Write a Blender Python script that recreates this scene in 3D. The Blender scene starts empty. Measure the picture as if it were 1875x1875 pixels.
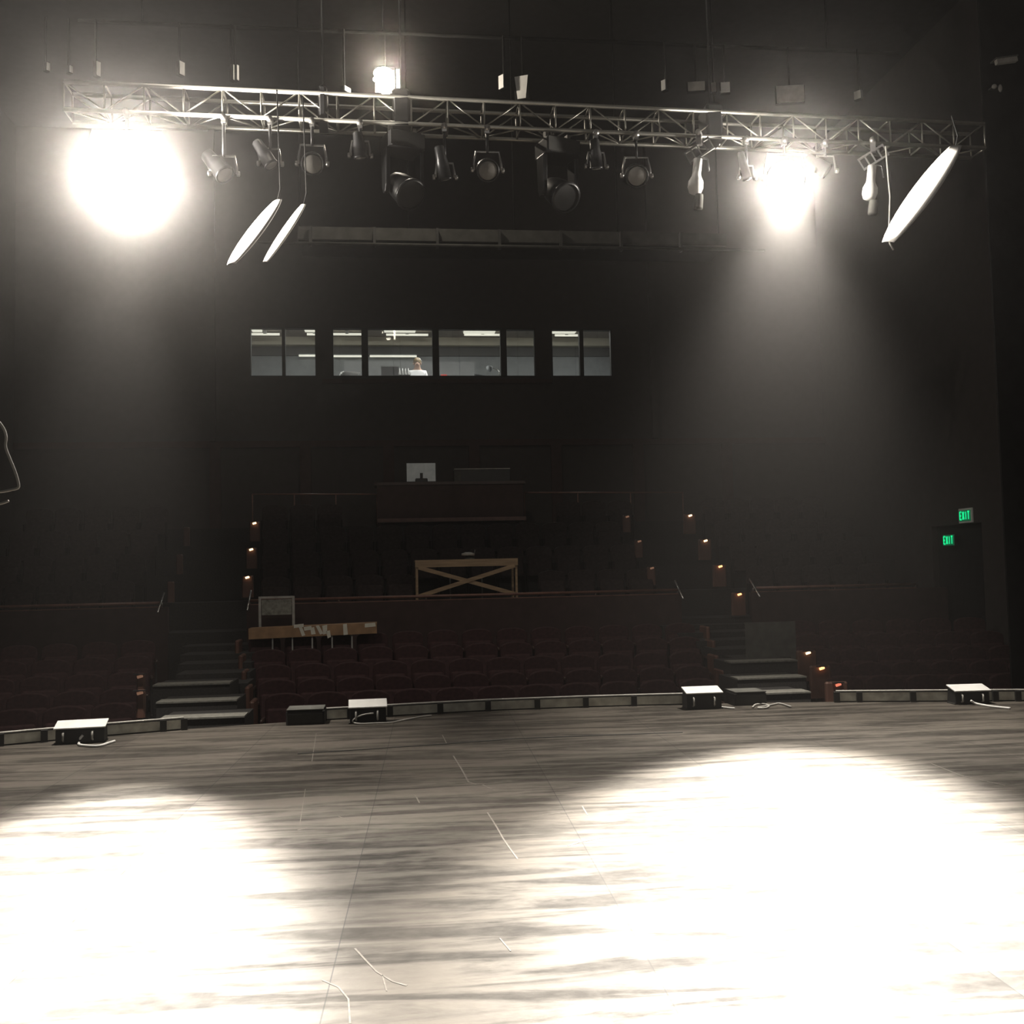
import bpy, math, random
from mathutils import Vector as V, Matrix as M
random.seed(7)
C = bpy.context.scene.collection
PI = math.pi
# ------------------------------------------------------------------ camera model
YAW = math.radians(6.8); ROLL = .0224; F = 1875.0; HY = 1044.5
PIT = math.atan((HY - 937.5) / F)
CAM = V((0, 0, 1.55))
_f0 = V((math.sin(YAW), math.cos(YAW), 0)); _r0 = V((math.cos(YAW), -math.sin(YAW), 0))
FW = _f0 * math.cos(PIT) + V((0, 0, 1)) * math.sin(PIT)
_u0 = _f0 * -math.sin(PIT) + V((0, 0, 1)) * math.cos(PIT)
RT = _r0 * math.cos(ROLL) - _u0 * math.sin(ROLL)
UP = _r0 * math.sin(ROLL) + _u0 * math.cos(ROLL)

def at(x, y, Y=None, Z=None, X=None):
    d = FW + RT * ((x - 937.5) / F) - UP * ((y - 937.5) / F)
    if Y is not None: t = (Y - CAM.y) / d.y
    elif Z is not None: t = (Z - CAM.z) / d.z
    else: t = (X - CAM.x) / d.x
    return CAM + d * t

# ------------------------------------------------------------------ mesh helpers
class MB:
    def __init__(s): s.v = []; s.f = []; s.sm = []
    def add(s, vs, fs, smooth=False):
        n = len(s.v); s.v += [V(v) for v in vs]
        s.f += [tuple(i + n for i in f) for f in fs]; s.sm += [smooth] * len(fs)
        return s
    def box(s, a, b, m=None):
        (x0, y0, z0), (x1, y1, z1) = a, b
        vs = [V(p) for p in ((x0,y0,z0),(x1,y0,z0),(x1,y1,z0),(x0,y1,z0),(x0,y0,z1),(x1,y0,z1),(x1,y1,z1),(x0,y1,z1))]
        if m: vs = [m @ v for v in vs]
        return s.add(vs, [(0,3,2,1),(4,5,6,7),(0,1,5,4),(1,2,6,5),(2,3,7,6),(3,0,4,7)])
    def cbox(s, c, sz, m=None):
        c = V(c); h = V(sz) / 2
        return s.box(c - h, c + h, m)
    def bbox(s, a, b, r, m=None):            # box with chamfered vertical (z) and top edges
        (x0, y0, z0), (x1, y1, z1) = a, b
        def ring(i, z): return [(x0+r+i,y0+i,z),(x1-r-i,y0+i,z),(x1-i,y0+r+i,z),(x1-i,y1-r-i,z),(x1-r-i,y1-i,z),(x0+r+i,y1-i,z),(x0+i,y1-r-i,z),(x0+i,y0+r+i,z)]
        rs = [ring(0, z0), ring(0, z1 - r), ring(r * .6, z1)]
        vs = [V(p) for q in rs for p in q]
        if m: vs = [m @ v for v in vs]
        fs = [tuple(reversed(range(8))), tuple(range(16, 24))]
        for k in range(2):
            for i in range(8):
                j = (i + 1) % 8; fs.append((k*8+i, k*8+j, k*8+8+j, k*8+8+i))
        return s.add(vs, fs)
    def prism(s, poly, z0, z1, m=None):      # poly in xy
        n = len(poly)
        vs = [V((p[0], p[1], z0)) for p in poly] + [V((p[0], p[1], z1)) for p in poly]
        if m: vs = [m @ v for v in vs]
        fs = [tuple(reversed(range(n))), tuple(range(n, 2 * n))]
        fs += [(i, (i+1) % n, n + (i+1) % n, n + i) for i in range(n)]
        return s.add(vs, fs)
    def lathe(s, prof, n=20, m=None, cap=True):   # profile (r, z) round z
        vs = []; fs = []
        for r, z in prof:
            for i in range(n):
                a = 2 * PI * i / n; vs.append(V((r * math.cos(a), r * math.sin(a), z)))
        for k in range(len(prof) - 1):
            for i in range(n):
                j = (i + 1) % n; fs.append((k*n+i, k*n+j, k*n+n+j, k*n+n+i))
        if cap:
            fs.append(tuple(reversed(range(n)))); fs.append(tuple(range((len(prof)-1)*n, len(prof)*n)))
        if m: vs = [m @ v for v in vs]
        return s.add(vs, fs, True)
    def tube(s, pts, r, n=8, closed=False):
        pts = [V(p) for p in pts]; vs = []; fs = []; N = len(pts)
        rr = r if isinstance(r, (list, tuple)) else [r] * N
        up = V((0, 0, 1)); prev = None
        for i, p in enumerate(pts):
            if closed: t = pts[(i+1) % N] - pts[i-1]
            else: t = pts[min(i+1, N-1)] - pts[max(i-1, 0)]
            t.normalize()
            if prev is None:
                a = t.cross(up)
                if a.length < .05: a = t.cross(V((0, 1, 0)))
            else: a = prev - t * prev.dot(t)
            a.normalize(); prev = a; b = t.cross(a)
            for k in range(n):
                q = 2 * PI * k / n; vs.append(p + (a * math.cos(q) + b * math.sin(q)) * rr[i])
        for i in range(N if closed else N - 1):
            j = (i + 1) % N
            for k in range(n):
                l = (k + 1) % n; fs.append((i*n+k, i*n+l, j*n+l, j*n+k))
        if not closed: fs.append(tuple(reversed(range(n)))); fs.append(tuple(range((N-1)*n, N*n)))
        return s.add(vs, fs, n > 5)
    def ball(s, c, r, n=16, k=10, m=None):
        rx, ry, rz = r if isinstance(r, (tuple, list)) else (r, r, r)
        vs = []; fs = []
        for i in range(k + 1):
            t = PI * i / k
            for j in range(n):
                a = 2*PI*j/n; vs.append(V((c[0]+rx*math.sin(t)*math.cos(a), c[1]+ry*math.sin(t)*math.sin(a), c[2]-rz*math.cos(t))))
        for i in range(k):
            for j in range(n):
                l = (j+1) % n; fs.append((i*n+j, i*n+l, i*n+n+l, i*n+n+j))
        if m: vs = [m @ v for v in vs]
        return s.add(vs, fs, True)
    def build(s, name, mat, parent=None, loc=None, bevel=0):
        o_ = V(loc) if loc is not None else V((0, 0, 0))
        me = bpy.data.meshes.new(name)
        me.from_pydata([tuple(v - o_) for v in s.v], [], s.f)
        me.polygons.foreach_set('use_smooth', s.sm); me.update()
        me.materials.append(mat)
        o = bpy.data.objects.new(name, me); C.objects.link(o)
        if loc is not None: o.location = loc
        if parent is not None: o.parent = parent
        if bevel:
            b = o.modifiers.new('b', 'BEVEL'); b.width = bevel; b.segments = 2; b.limit_method = 'ANGLE'
        return o

def tag(o, label, cat, group=None, kind=None):
    o['label'] = label; o['category'] = cat
    if group: o['group'] = group
    if kind: o['kind'] = kind
    return o
def thing(name, label, cat, loc=(0, 0, 0), rz=0, group=None):
    o = bpy.data.objects.new(name, None); C.objects.link(o)
    o.empty_display_size = .1; o.location = loc; o.rotation_euler = (0, 0, rz)
    return tag(o, label, cat, group)
def struct(o):
    o['kind'] = 'structure'; return o
def dup(root, loc, rz=0, label=None, group=None):
    r = root.copy(); C.objects.link(r); r.location = loc; r.rotation_euler = (0, 0, rz)
    if label: r['label'] = label
    if group: r['group'] = group
    for ch in list(root.children):
        c = ch.copy(); C.objects.link(c); c.parent = r
        for g in ch.children:
            d = g.copy(); C.objects.link(d); d.parent = c
    return r
def T(x, y, z): return M.Translation((x, y, z))
def RX(a): return M.Rotation(a, 4, 'X')
def RY(a): return M.Rotation(a, 4, 'Y')
def RZ(a): return M.Rotation(a, 4, 'Z')
def aimM(d):                                  # local +Z -> direction d
    return V(d).to_track_quat('Z', 'Y').to_matrix().to_4x4()

# ------------------------------------------------------------------ materials
def mat(name, col, rough=.6, metal=0, var=.25, scale=6, spec=.5, emit=None, stretch=(1, 1, 1), transm=0):
    m = bpy.data.materials.new(name); m.use_nodes = True
    nt = m.node_tree; b = nt.nodes['Principled BSDF']
    b.inputs['Roughness'].default_value = rough; b.inputs['Metallic'].default_value = metal
    b.inputs['Specular IOR Level'].default_value = spec
    if transm: b.inputs['Transmission Weight'].default_value = transm
    tc = nt.nodes.new('ShaderNodeTexCoord'); mp = nt.nodes.new('ShaderNodeMapping')
    mp.inputs['Scale'].default_value = stretch
    nz = nt.nodes.new('ShaderNodeTexNoise'); nz.inputs['Scale'].default_value = scale; nz.inputs['Detail'].default_value = 4
    rp = nt.nodes.new('ShaderNodeValToRGB')
    rp.color_ramp.elements[0].position = .3; rp.color_ramp.elements[1].position = .7
    rp.color_ramp.elements[0].color = tuple(c * (1 - var) for c in col) + (1,)
    rp.color_ramp.elements[1].color = tuple(min(1, c * (1 + var)) for c in col) + (1,)
    L = nt.links.new
    L(tc.outputs['Object'], mp.inputs['Vector']); L(mp.outputs['Vector'], nz.inputs['Vector'])
    L(nz.outputs['Fac'], rp.inputs['Fac']); L(rp.outputs['Color'], b.inputs['Base Color'])
    if emit:
        b.inputs['Emission Color'].default_value = tuple(emit[0]) + (1,); b.inputs['Emission Strength'].default_value = emit[1]
    return m
K = {}
K['house'] = mat('house_wall_paint', (.060, .053, .051), .9, var=.06, spec=.15)
K['housered'] = mat('dark_red_wall', (.060, .038, .036), .8, var=.12, spec=.2)
K['carpet'] = mat('dark_carpet', (.036, .034, .033), .95, scale=40)
K['tread'] = mat('pale_step_edge', (.22, .215, .19), .8, scale=20)
K['ceil'] = mat('ceiling_black', (.035, .034, .033), .95, var=.1, spec=.1)
K['matt'] = mat('matt_black', (.012, .012, .012), .95, spec=.08)
K['black'] = mat('black_powder_coat', (.02, .02, .021), .45)
K['blackm'] = mat('black_painted_metal', (.05, .05, .052), .35, .6)
K['alu'] = mat('truss_aluminium', (.42, .41, .37), .40, .85, .12)
K['catw'] = mat('catwalk_grey', (.06, .06, .055), .8, spec=.2)
K['steel'] = mat('worn_steel', (.55, .54, .52), .3, .9, .15)
K['seat'] = mat('maroon_upholstery', (.052, .023, .024), .8, scale=18, spec=.3)
K['seat2'] = mat('upper_tier_upholstery_shaded', (.034, .025, .025), .9, scale=18, spec=.15)  # seat maroon darkened to sink the upper tier in shadow
K['seatw'] = mat('dark_seat_wood', (.06, .035, .028), .4)
K['seatm'] = mat('seat_standard_iron', (.05, .045, .045), .45)
K['endp'] = mat('row_end_wood', (.15, .075, .055), .5, stretch=(1, 1, .2))
K['pale'] = mat('pale_cream_panel', (.85, .82, .70), .6, scale=9)
K['bracket'] = mat('dark_bracket', (.03, .03, .028), .6)
K['wood'] = mat('raw_pine', (.36, .25, .15), .6, scale=7, stretch=(.3, 3, 3))
K['card'] = mat('brown_cardboard', (.36, .215, .115), .75, scale=5)
K['tape'] = mat('cream_tape', (.80, .77, .66), .7, .0, .1)
K['white'] = mat('white_paint', (.8, .8, .78), .5, var=.08)
K['cable'] = mat('grey_cable', (.45, .44, .41), .5)
K['rail'] = mat('brown_rail', (.20, .10, .075), .35)
K['greyp'] = mat('grey_fabric_panel', (.10, .10, .09), .9)
K['boothw'] = mat('booth_wall_grey', (.34, .36, .37), .8, var=.1)
K['booths'] = mat('booth_soffit_cream', (.72, .68, .56), .8, var=.05)
K['boothc'] = mat('booth_ceiling', (.42, .38, .34), .8, var=.1)
K['boothd'] = mat('booth_dark_grey', (.15, .15, .15), .8, var=.1)
K['frame'] = mat('window_frame_black', (.012, .012, .012), .6)
K['skin'] = mat('skin', (.50, .33, .25), .55, var=.08)
K['shirt'] = mat('white_shirt', (.85, .86, .88), .8, var=.04)
K['trous'] = mat('dark_trousers', (.04, .04, .05), .8)
K['hair'] = mat('dark_blond_hair', (.20, .15, .09), .5, scale=30)
K['red'] = mat('red_plastic_glowing', (.8, .06, .05), .5, emit=((1, .08, .06), .35))  # plastic given its own faint emission, not a lamp
K['scrn'] = mat('monitor_glow', (.3, .3, .28), .4, emit=((.9, .92, .86), .06))
K['tubeL'] = mat('fluorescent_tube', (.9, .9, .85), .5, emit=((1, .95, .78), .85))
K['lampE'] = mat('spotlight_lens_lit', (.9, .9, .9), .2, emit=((1, .93, .80), 60))
K['workE'] = mat('work_lamp_lit', (.9, .9, .9), .2, emit=((1, .90, .72), 14))
K['aisE'] = mat('aisle_bulb', (.9, .6, .4), .4, emit=((1, .42, .16), 3.0))
K['aisW'] = mat('aisle_bulb_warm', (.9, .7, .5), .4, emit=((1, .66, .36), 3.0))
K['aisR'] = mat('aisle_bulb_red', (.9, .4, .3), .4, emit=((1, .25, .14), .9))
K['aisF'] = mat('aisle_bulb_faint', (.7, .5, .4), .4, emit=((1, .5, .3), .16))
K['exitE'] = mat('exit_green', (.1, .8, .4), .4, emit=((.0, .86, .30), .85))
K['exitD'] = mat('exit_face_dim', (.02, .10, .05), .5, emit=((0, .5, .2), .15))
K['lensdim'] = mat('unlit_frosted_lens', (.30, .29, .27), .55, var=.1)
for q in ('lampE', 'workE', 'tubeL', 'scrn', 'red', 'exitE', 'exitD'): K[q].cycles.emission_sampling = 'NONE'
def glass():
    m = bpy.data.materials.new('window_glass'); m.use_nodes = True; nt = m.node_tree
    nt.nodes.clear(); o = nt.nodes.new('ShaderNodeOutputMaterial'); t = nt.nodes.new('ShaderNodeBsdfTransparent')
    g = nt.nodes.new('ShaderNodeBsdfGlossy'); g.inputs['Roughness'].default_value = .02
    t.inputs['Color'].default_value = (.93, .95, .95, 1)
    x = nt.nodes.new('ShaderNodeMixShader'); x.inputs['Fac'].default_value = .06
    nt.links.new(t.outputs[0], x.inputs[1]); nt.links.new(g.outputs[0], x.inputs[2]); nt.links.new(x.outputs[0], o.inputs[0])
    return m
K['glass'] = glass()
def stage_mat():
    m = bpy.data.materials.new('painted_stage_deck'); m.use_nodes = True
    nt = m.node_tree; b = nt.nodes['Principled BSDF']; N = nt.nodes.new; L = nt.links.new
    tc = N('ShaderNodeTexCoord')
    mp = N('ShaderNodeMapping'); mp.inputs['Rotation'].default_value = (0, 0, math.radians(2.2)); mp.inputs['Location'].default_value = (.41, .4, 0)
    L(tc.outputs['Object'], mp.inputs['Vector'])
    # plywood sheets 1.24 x 2.44
    sw = N('ShaderNodeSeparateXYZ'); L(mp.outputs[0], sw.inputs[0])
    cb = N('ShaderNodeCombineXYZ'); L(sw.outputs['Y'], cb.inputs['X']); L(sw.outputs['X'], cb.inputs['Y'])
    br = N('ShaderNodeTexBrick'); br.offset = .5; br.inputs['Scale'].default_value = 1
    br.inputs['Brick Width'].default_value = 2.44; br.inputs['Row Height'].default_value = 1.24; br.inputs['Mortar Size'].default_value = .003
    br.inputs['Color1'].default_value = (.25, .25, .25, 1); br.inputs['Color2'].default_value = (.75, .75, .75, 1); br.inputs['Mortar'].default_value = (.1, .1, .1, 1)
    L(cb.outputs[0], br.inputs['Vector'])
    def noise(sx, sy, sc, det, dist=0):
        q = N('ShaderNodeMapping'); q.inputs['Scale'].default_value = (sx, sy, 1); L(mp.outputs[0], q.inputs['Vector'])
        n = N('ShaderNodeTexNoise'); n.inputs['Scale'].default_value = sc; n.inputs['Detail'].default_value = det; n.inputs['Distortion'].default_value = dist
        n.inputs['Roughness'].default_value = .6
        L(q.outputs[0], n.inputs['Vector']); return n.outputs['Fac']
    strokes = noise(.42, 2.9, 1.9, 10, .6)
    blotch = noise(.8, 1, .9, 4, .5)
    fine = noise(.6, 1, 14, 5)
    def mth(op, a, c, v=None):
        n = N('ShaderNodeMath'); n.operation = op
        for i, s in enumerate((a, c)):
            if isinstance(s, (int, float)): n.inputs[i].default_value = s
            else: L(s, n.inputs[i])
        return n.outputs[0]
    def ramp(s, p0, p1, c0, c1):
        r = N('ShaderNodeValToRGB'); r.color_ramp.elements[0].position = p0; r.color_ramp.elements[1].position = p1
        r.color_ramp.elements[0].color = (c0, c0, c0, 1); r.color_ramp.elements[1].color = (c1, c1, c1, 1); L(s, r.inputs[0]); return r.outputs[0]
    s1 = ramp(strokes, .43, .58, 0, 1)
    s2 = ramp(blotch, .3, .7, 0, 1)
    s3 = ramp(fine, .3, .75, 0, 1)
    sh = N('ShaderNodeRGBToBW'); L(br.outputs['Color'], sh.inputs[0])
    tot = mth('ADD', mth('MULTIPLY', s1, .46), mth('ADD', mth('MULTIPLY', s2, .22), mth('ADD', mth('MULTIPLY', s3, .2), mth('MULTIPLY', sh.outputs[0], .25))))
    rc = N('ShaderNodeValToRGB'); L(tot, rc.inputs[0])
    rc.color_ramp.elements[0].position = .15; rc.color_ramp.elements[0].color = (.021, .0185, .016, 1)
    rc.color_ramp.elements[1].position = .85; rc.color_ramp.elements[1].color = (.120, .105, .088, 1)
    mx = N('ShaderNodeMix'); mx.data_type = 'RGBA'; L(br.outputs['Fac'], mx.inputs['Factor']); L(rc.outputs[0], mx.inputs['A'])
    mx.inputs['B'].default_value = (.03, .028, .026, 1)
    L(mx.outputs['Result'], b.inputs['Base Color'])
    # dust flecks / scuffs
    L(ramp(tot, .2, .8, .66, .48), b.inputs['Roughness'])
    L(ramp(tot, .2, .8, .12, .42), b.inputs['Specular IOR Level'])
    bp = N('ShaderNodeBump'); bp.inputs['Strength'].default_value = .12; bp.inputs['Distance'].default_value = .01; L(s3, bp.inputs['Height'])
    L(bp.outputs[0], b.inputs['Normal'])
    return m
K['stage'] = stage_mat()

# ------------------------------------------------------------------ setting: stage and house
edge_px = [(-260, 1392), (-120, 1377), (0, 1365), (170, 1349), (340, 1335), (470, 1326), (595, 1318), (730, 1310), (870, 1302), (1050, 1295), (1225, 1290), (1380, 1287), (1530, 1285), (1700, 1284), (1875, 1283), (2050, 1284)]
EDGE = [at(x, y, Z=0) for x, y in edge_px]
poly = [(9.6, -3), *[(p.x, p.y) for p in reversed(EDGE)], (-7.6, EDGE[0].y - .6), (-7.6, -3)]
stage = struct(MB().prism(poly, -1.05, 0).build('floor', K['stage']))
def scuff(pts, w, k='tape'):
    mb = MB(); pw = [at(x, y, Z=0) for x, y in pts]
    for a, b in zip(pw, pw[1:]):
        d = (b - a); n = V((-d.y, d.x, 0)).normalized() * w * .33
        mb.add([a - n, b - n, b + n, a + n] + [q + V((0, 0, .0015)) for q in (a - n, b - n, b + n, a + n)], [(0,3,2,1),(4,5,6,7),(0,1,5,4),(1,2,6,5),(2,3,7,6),(3,0,4,7)])
    mb.build('scuff_mark', K['scuff'], stage)
K['scuff'] = mat('worn_paint_scuff', (.19, .175, .155), .7, scale=30)
for pts, w in [([(830,1384),(845,1408),(858,1432),(872,1436)], .018), ([(884,1437),(905,1447)], .02), ([(893,1488),(910,1515),(921,1535)], .014), ([(921,1535),(938,1560),(948,1573)], .014),
               ([(1066,1476),(1076,1493)], .012), ([(1040,1549),(1062,1542),(1103,1534)], .02), ([(650,1737),(668,1757),(690,1780),(720,1798),(745,1805)], .012),
               ([(590,1795),(620,1808),(638,1830),(641,1875)], .01), ([(700,1785),(708,1815)], .008), ([(810,1346),(818,1362)], .012), ([(579,1343),(571,1395)], .008), ([(559,1445),(549,1510)], .008),
               ([(760,1455),(768,1470)], .014), ([(545,1520),(562,1516)], .012), ([(620,1495),(650,1505)], .008), ([(1705,1398),(1760,1420),(1840,1438)], .014), ([(1745,1425),(1800,1422)], .01), ([(915,1718),(935,1742)], .008), ([(993,1492),(1050,1486)], .012)]:
    scuff(pts, w)
struct(MB().tube([at(x, y, Z=.004) for x, y in [(545,1380),(760,1366),(935,1353),(1100,1346),(1250,1341)]], .004, 4).build('trim_5', K['bracket']))

ROWY = [14.0, 14.75, 15.5, 16.25, 17.0]; ROWZ = [-.93, -.82, -.67, -.5, -.32]
UPY = [18.75, 19.65, 20.55, 21.45]; UPZ = [.62, 1.1, 1.6, 2.1]
XL, XR, YB = -8.0, 10.2, 23.0
steps = [(9.5, 14.2, -.93), (14.2, 14.95, -.82), (14.95, 15.7, -.67), (15.7, 16.45, -.5), (16.45, 17.95, -.32)]
mb = MB()
for y0, y1, z in steps: mb.box((XL, y0, -1.4), (XR, y1, z))
for (y0, y1, z) in [(17.95, 18.95, .62), (18.95, 19.85, 1.1), (19.85, 20.75, 1.6), (20.75, 21.65, 2.1), (21.65, YB, 2.55)]:
    mb.box((XL, y0, -1.4), (XR, y1, z))
struct(mb.build('floor_house', K['carpet']))
mb = MB(); mb.box((XL, 17.9, -.32), (-3.75, 18.02, 1.06)); mb.box((-2.45, 17.9, -.32), (5.15, 18.02, 1.06)); mb.box((6.45, 17.9, -.32), (XR, 18.02, 1.06))
struct(mb.build('wall_parapet', K['housered']))
# back wall with window openings
def wx(px, y=645): return at(px, y, Y=YB).x
WZ0, WZ1 = 5.965, 7.09
openings = [(wx(457), wx(578)), (wx(608), wx(981)), (wx(1010), wx(1121))]
mb = MB(); mb.box((XL, YB, 2.0), (XR, YB + .2, WZ0)); mb.box((XL, YB, WZ1), (XR, YB + .2, 11.5))
xs = [XL] + [v for o in openings for v in o] + [XR]
for i in range(0, len(xs), 2): mb.box((xs[i], YB, WZ0), (xs[i+1], YB + .2, WZ1))
struct(mb.build('wall_back', K['house']))
struct(MB().box((XL - .2, 8.6, -1.4), (XL, YB + .2, 11.5)).build('wall_left', K['house']))
dY0, dY1, dZ1 = 16.7, 18.35, 2.2
mb = MB(); mb.box((XR, 8.6, -1.4), (XR + .2, dY0, 11.5)); mb.box((XR, dY1, -1.4), (XR + .2, YB + .2, 11.5)); mb.box((XR, dY0, dZ1), (XR + .2, dY1, 11.5)); mb.box((XR, dY0, -1.4), (XR + .2, dY1, -.3))
struct(mb.build('wall_right', K['house']))
struct(MB().box((XR + .12, dY0, -.3), (XR + .18, dY1, dZ1)).build('door_1', K['black']))
struct(MB().box((XL - .2, 8.6, 11.5), (XR + .2, YB + .2, 11.7)).build('ceiling', K['ceil']))
struct(MB().box((at(1836, 900, Y=11.9).x, 11.9, -1.05), (9.0, 11.93, 11.5)).build('trim_1', K['matt']))
# ledges and pilasters on the back wall
mb = MB(); mb.box((XL, YB - .08, 4.38), (XR, YB, 4.52)); struct(mb.build('trim_2', K['housered']))
mb = MB(); mb.box((wx(590), YB - .10, WZ0 - .16), (wx(1010), YB, WZ0 - .06)); struct(mb.build('trim_3', K['housered']))
mb = MB()
for px in (395, 560, 712, 868, 1018, 1168, 1330): mb.box((at(px, 850, Y=YB).x - .12, YB - .10, 2.55), (at(px, 850, Y=YB).x + .12, YB, 4.38))
struct(mb.build('trim_4', K['housered']))
mb = MB(); mb.box((wx(385, 600), YB - .15, 4.52), (wx(395, 600), YB, 11.5)); mb.box((wx(1187, 600), YB - .15, 4.52), (wx(1197, 600), YB, 11.5))
struct(mb.build('trim_6', K['house']))

# ------------------------------------------------------------------ control booth
BZ0, BZ1, BY = 4.9, 7.62, 26.5
BX0, BX1 = wx(400), wx(1180)
struct(MB().box((BX0, YB + .2, BZ0 - .1), (BX1, BY, BZ0)).build('floor_booth', K['carpet']))
struct(MB().box((BX0, YB + .2, BZ1), (BX1, BY, BZ1 + .1)).build('ceiling_booth', K['boothc']))
struct(MB().box((BX0, BY, BZ0), (BX1, BY + .1, BZ1 + .1)).build('wall_booth_back', K['boothw']))
struct(MB().box((BX0 - .1, YB + .2, BZ0), (BX0, BY, BZ1)).build('wall_booth_left', K['boothw']))
struct(MB().box((BX1, YB + .2, BZ0), (BX1 + .1, BY, BZ1)).build('wall_booth_right', K['boothw']))
zA, zB, zC = at(800, 617, Y=BY - .25).z, at(800, 632, Y=BY - .25).z, at(900, 652, Y=BY - .05).z
struct(MB().box((BX0, BY - .25, zB), (BX1, BY, zA)).build('trim_7', K['booths']))
struct(MB().box((BX0, BY - .05, zC), (BX1, BY, zB)).build('trim_8', K['boothd']))  # light gradient on the wall put in as a darker band
panes = [[(459, 516), (522, 577)], [(610, 662), (674, 792), (804, 917), (928, 979)], [(1012, 1062), (1069, 1119)]]
for wi, (op, ps) in enumerate(zip(openings, panes)):
    fr = MB(); edges = [op[0]] + [v for a, b in ps for v in (wx(a), wx(b))] + [op[1]]
    for i in range(0, len(edges), 2): fr.box((edges[i], YB + .02, WZ0), (edges[i+1], YB + .16, WZ1))
    fr.box((op[0], YB + .02, WZ0), (op[1], YB + .16, WZ0 + .03)); fr.box((op[0], YB + .02, WZ1 - .03), (op[1], YB + .16, WZ1))
    w = struct(fr.build('window_%d' % (wi + 1), K['frame']))
    for a, b in ps:
        MB().box((wx(a), YB + .08, WZ0 + .03), (wx(b), YB + .09, WZ1 - .03)).build('pane', K['glass'], w)
# counter under the glass
tag(MB().box((BX0 + .05, YB + .22, WZ0 - .10), (BX1 - .05, YB + .95, WZ0 - .05)).build('booth_counter', K['boothw']), 'long counter running beneath the lit control booth windows', 'counter')
# ceiling lights
LT = [(459, 480, 603, 'short cream ceiling light at the end booth pane under the bigger glare'), (556, 588, 603, 'cream ceiling light cut off by the post between the first and second booth windows'), (702, 762, 604, 'cream ceiling light above the white shirted person'),
      (848, 908, 606, 'cream ceiling light in the booth pane holding the small red object'), (1008, 1056, 606, 'cream ceiling light in the booth window nearest the exit signs')]
for a, b, y, lab in LT:
    Yc = (BZ1 - .05 - CAM.z) / (at((a+b)/2, y, Y=1).z - CAM.z); p0, p1 = at(a, y, Y=Yc), at(b, y, Y=Yc)
    t = thing('ceiling_light', lab, 'ceiling light', ((p0.x+p1.x)/2, Yc, BZ1), 0, 'cream ceiling lights in the booth'); h = (p1.x - p0.x) / 2
    MB().box((-h, -.2, -.045), (h, .2, 0)).build('housing', K['white'], t); MB().box((-h + .02, -.24, -.075), (h - .02, .2, -.045)).build('diffuser', K['tubeL'], t)
TB = [(459, 512, 612, 'thin tube light across the outermost booth pane'), (562, 590, 612, 'thin tube light end seen in the narrow pane beside the first thick post'), (609, 662, 612, 'thin tube light in the narrow pane with the white papers'),
      (707, 784, 613, 'thin tube light above the head of the white shirted person'), (850, 917, 613, 'thin tube light above the desk lamp'), (1016, 1058, 614, 'thin tube light in the booth window nearest the exit signs')]
for a, b, y, lab in TB:
    Yc = 25.6; p0, p1 = at(a, y, Y=Yc), at(b, y, Y=Yc); h = (p1.x - p0.x) / 2
    t = thing('tube_light', lab, 'tube light', ((p0.x+p1.x)/2, Yc, (p0.z+p1.z)/2), 0, 'thin tube lights in the booth')
    MB().tube([(-h, 0, 0), (h, 0, 0)], .03, 8).build('tube', K['tubeL'], t); MB().box((-.04, -.04, .0), (.04, .04, BZ1 - p0.z)).build('hanger', K['white'], t)
for a, b, y, lab in [(547, 577, 651, 'short low reflection strip in the narrow pane beside the first thick post'), (609, 665, 652, 'low reflection strip in the pane above the white papers'), (677, 763, 652, 'long low reflection strip level with the head of the booth person')]:
    p0, p1 = at(a, y, Y=BY - .2), at(b, y, Y=BY - .2); h = (p1.x - p0.x) / 2
    t = thing('reflection_strip', lab, 'reflection strip', ((p0.x+p1.x)/2, BY - .12, (p0.z+p1.z)/2), 0, 'low reflection strips on the booth wall')  # reflected streak in the glass, built as a glowing tube
    MB().box((-h, -.08, .03), (h, .07, .05)).build('shelf', K['boothw'], t); MB().tube([(-h, -.06, 0), (h, -.06, 0)], .026, 8).build('tube', K['tubeL'], t)
# things on the counter
def on(px, Y=YB + .55): p = at(px, 690, Y=Y); return V((p.x, Y, WZ0 - .05))
o = on(714); t = thing('computer_monitor', 'dark monitor on the booth counter beside the white shirted person', 'monitor', o)
MB().box((-.20, -.02, .06), (.20, .03, .40)).build('screen', K['boothd'], t); MB().box((-.03, -.01, .0), (.03, .06, .1)).box((-.1, -.06, 0), (.1, .1, .015)).build('stand', K['black'], t)
MB().box((-.20, -.03, .385), (.20, -.02, .40)).build('top_edge', K['white'], t)
o = on(740, YB + .7); t = thing('radio_charger', 'small rack of white handsets between dark monitor and booth person', 'radio', o)
MB().box((-.14, -.06, 0), (.14, .06, .22)).build('base', K['boothd'], t)
for k in range(4): MB().lathe([(.03, 0), (.032, .02), (.015, .08), (.006, .16)], 8, T(-.1 + k * .066, 0, .22)).build('handset', K['white'], t)
o = on(637); t = thing('paper_stack', 'heap of white papers on the booth counter under the low reflection strip', 'papers', o)
for k in range(4): MB().box((-.2, -.1, .0), (.2, .12, .03), T(.02 * k, 0, .14 + k * .03) @ RZ(.15 * k)).build('sheet', K['white'], t)
MB().box((-.26, -.14, 0), (.28, .16, .14)).build('tray', K['boothw'], t)
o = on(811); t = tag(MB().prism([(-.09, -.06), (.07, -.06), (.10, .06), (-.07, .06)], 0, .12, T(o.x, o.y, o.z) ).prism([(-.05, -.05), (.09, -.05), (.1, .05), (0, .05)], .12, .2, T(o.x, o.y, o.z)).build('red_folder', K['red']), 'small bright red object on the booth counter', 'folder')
o = on(905); t = thing('desk_lamp', 'pale angled desk lamp at the end of the central booth window', 'desk lamp', o)
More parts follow.
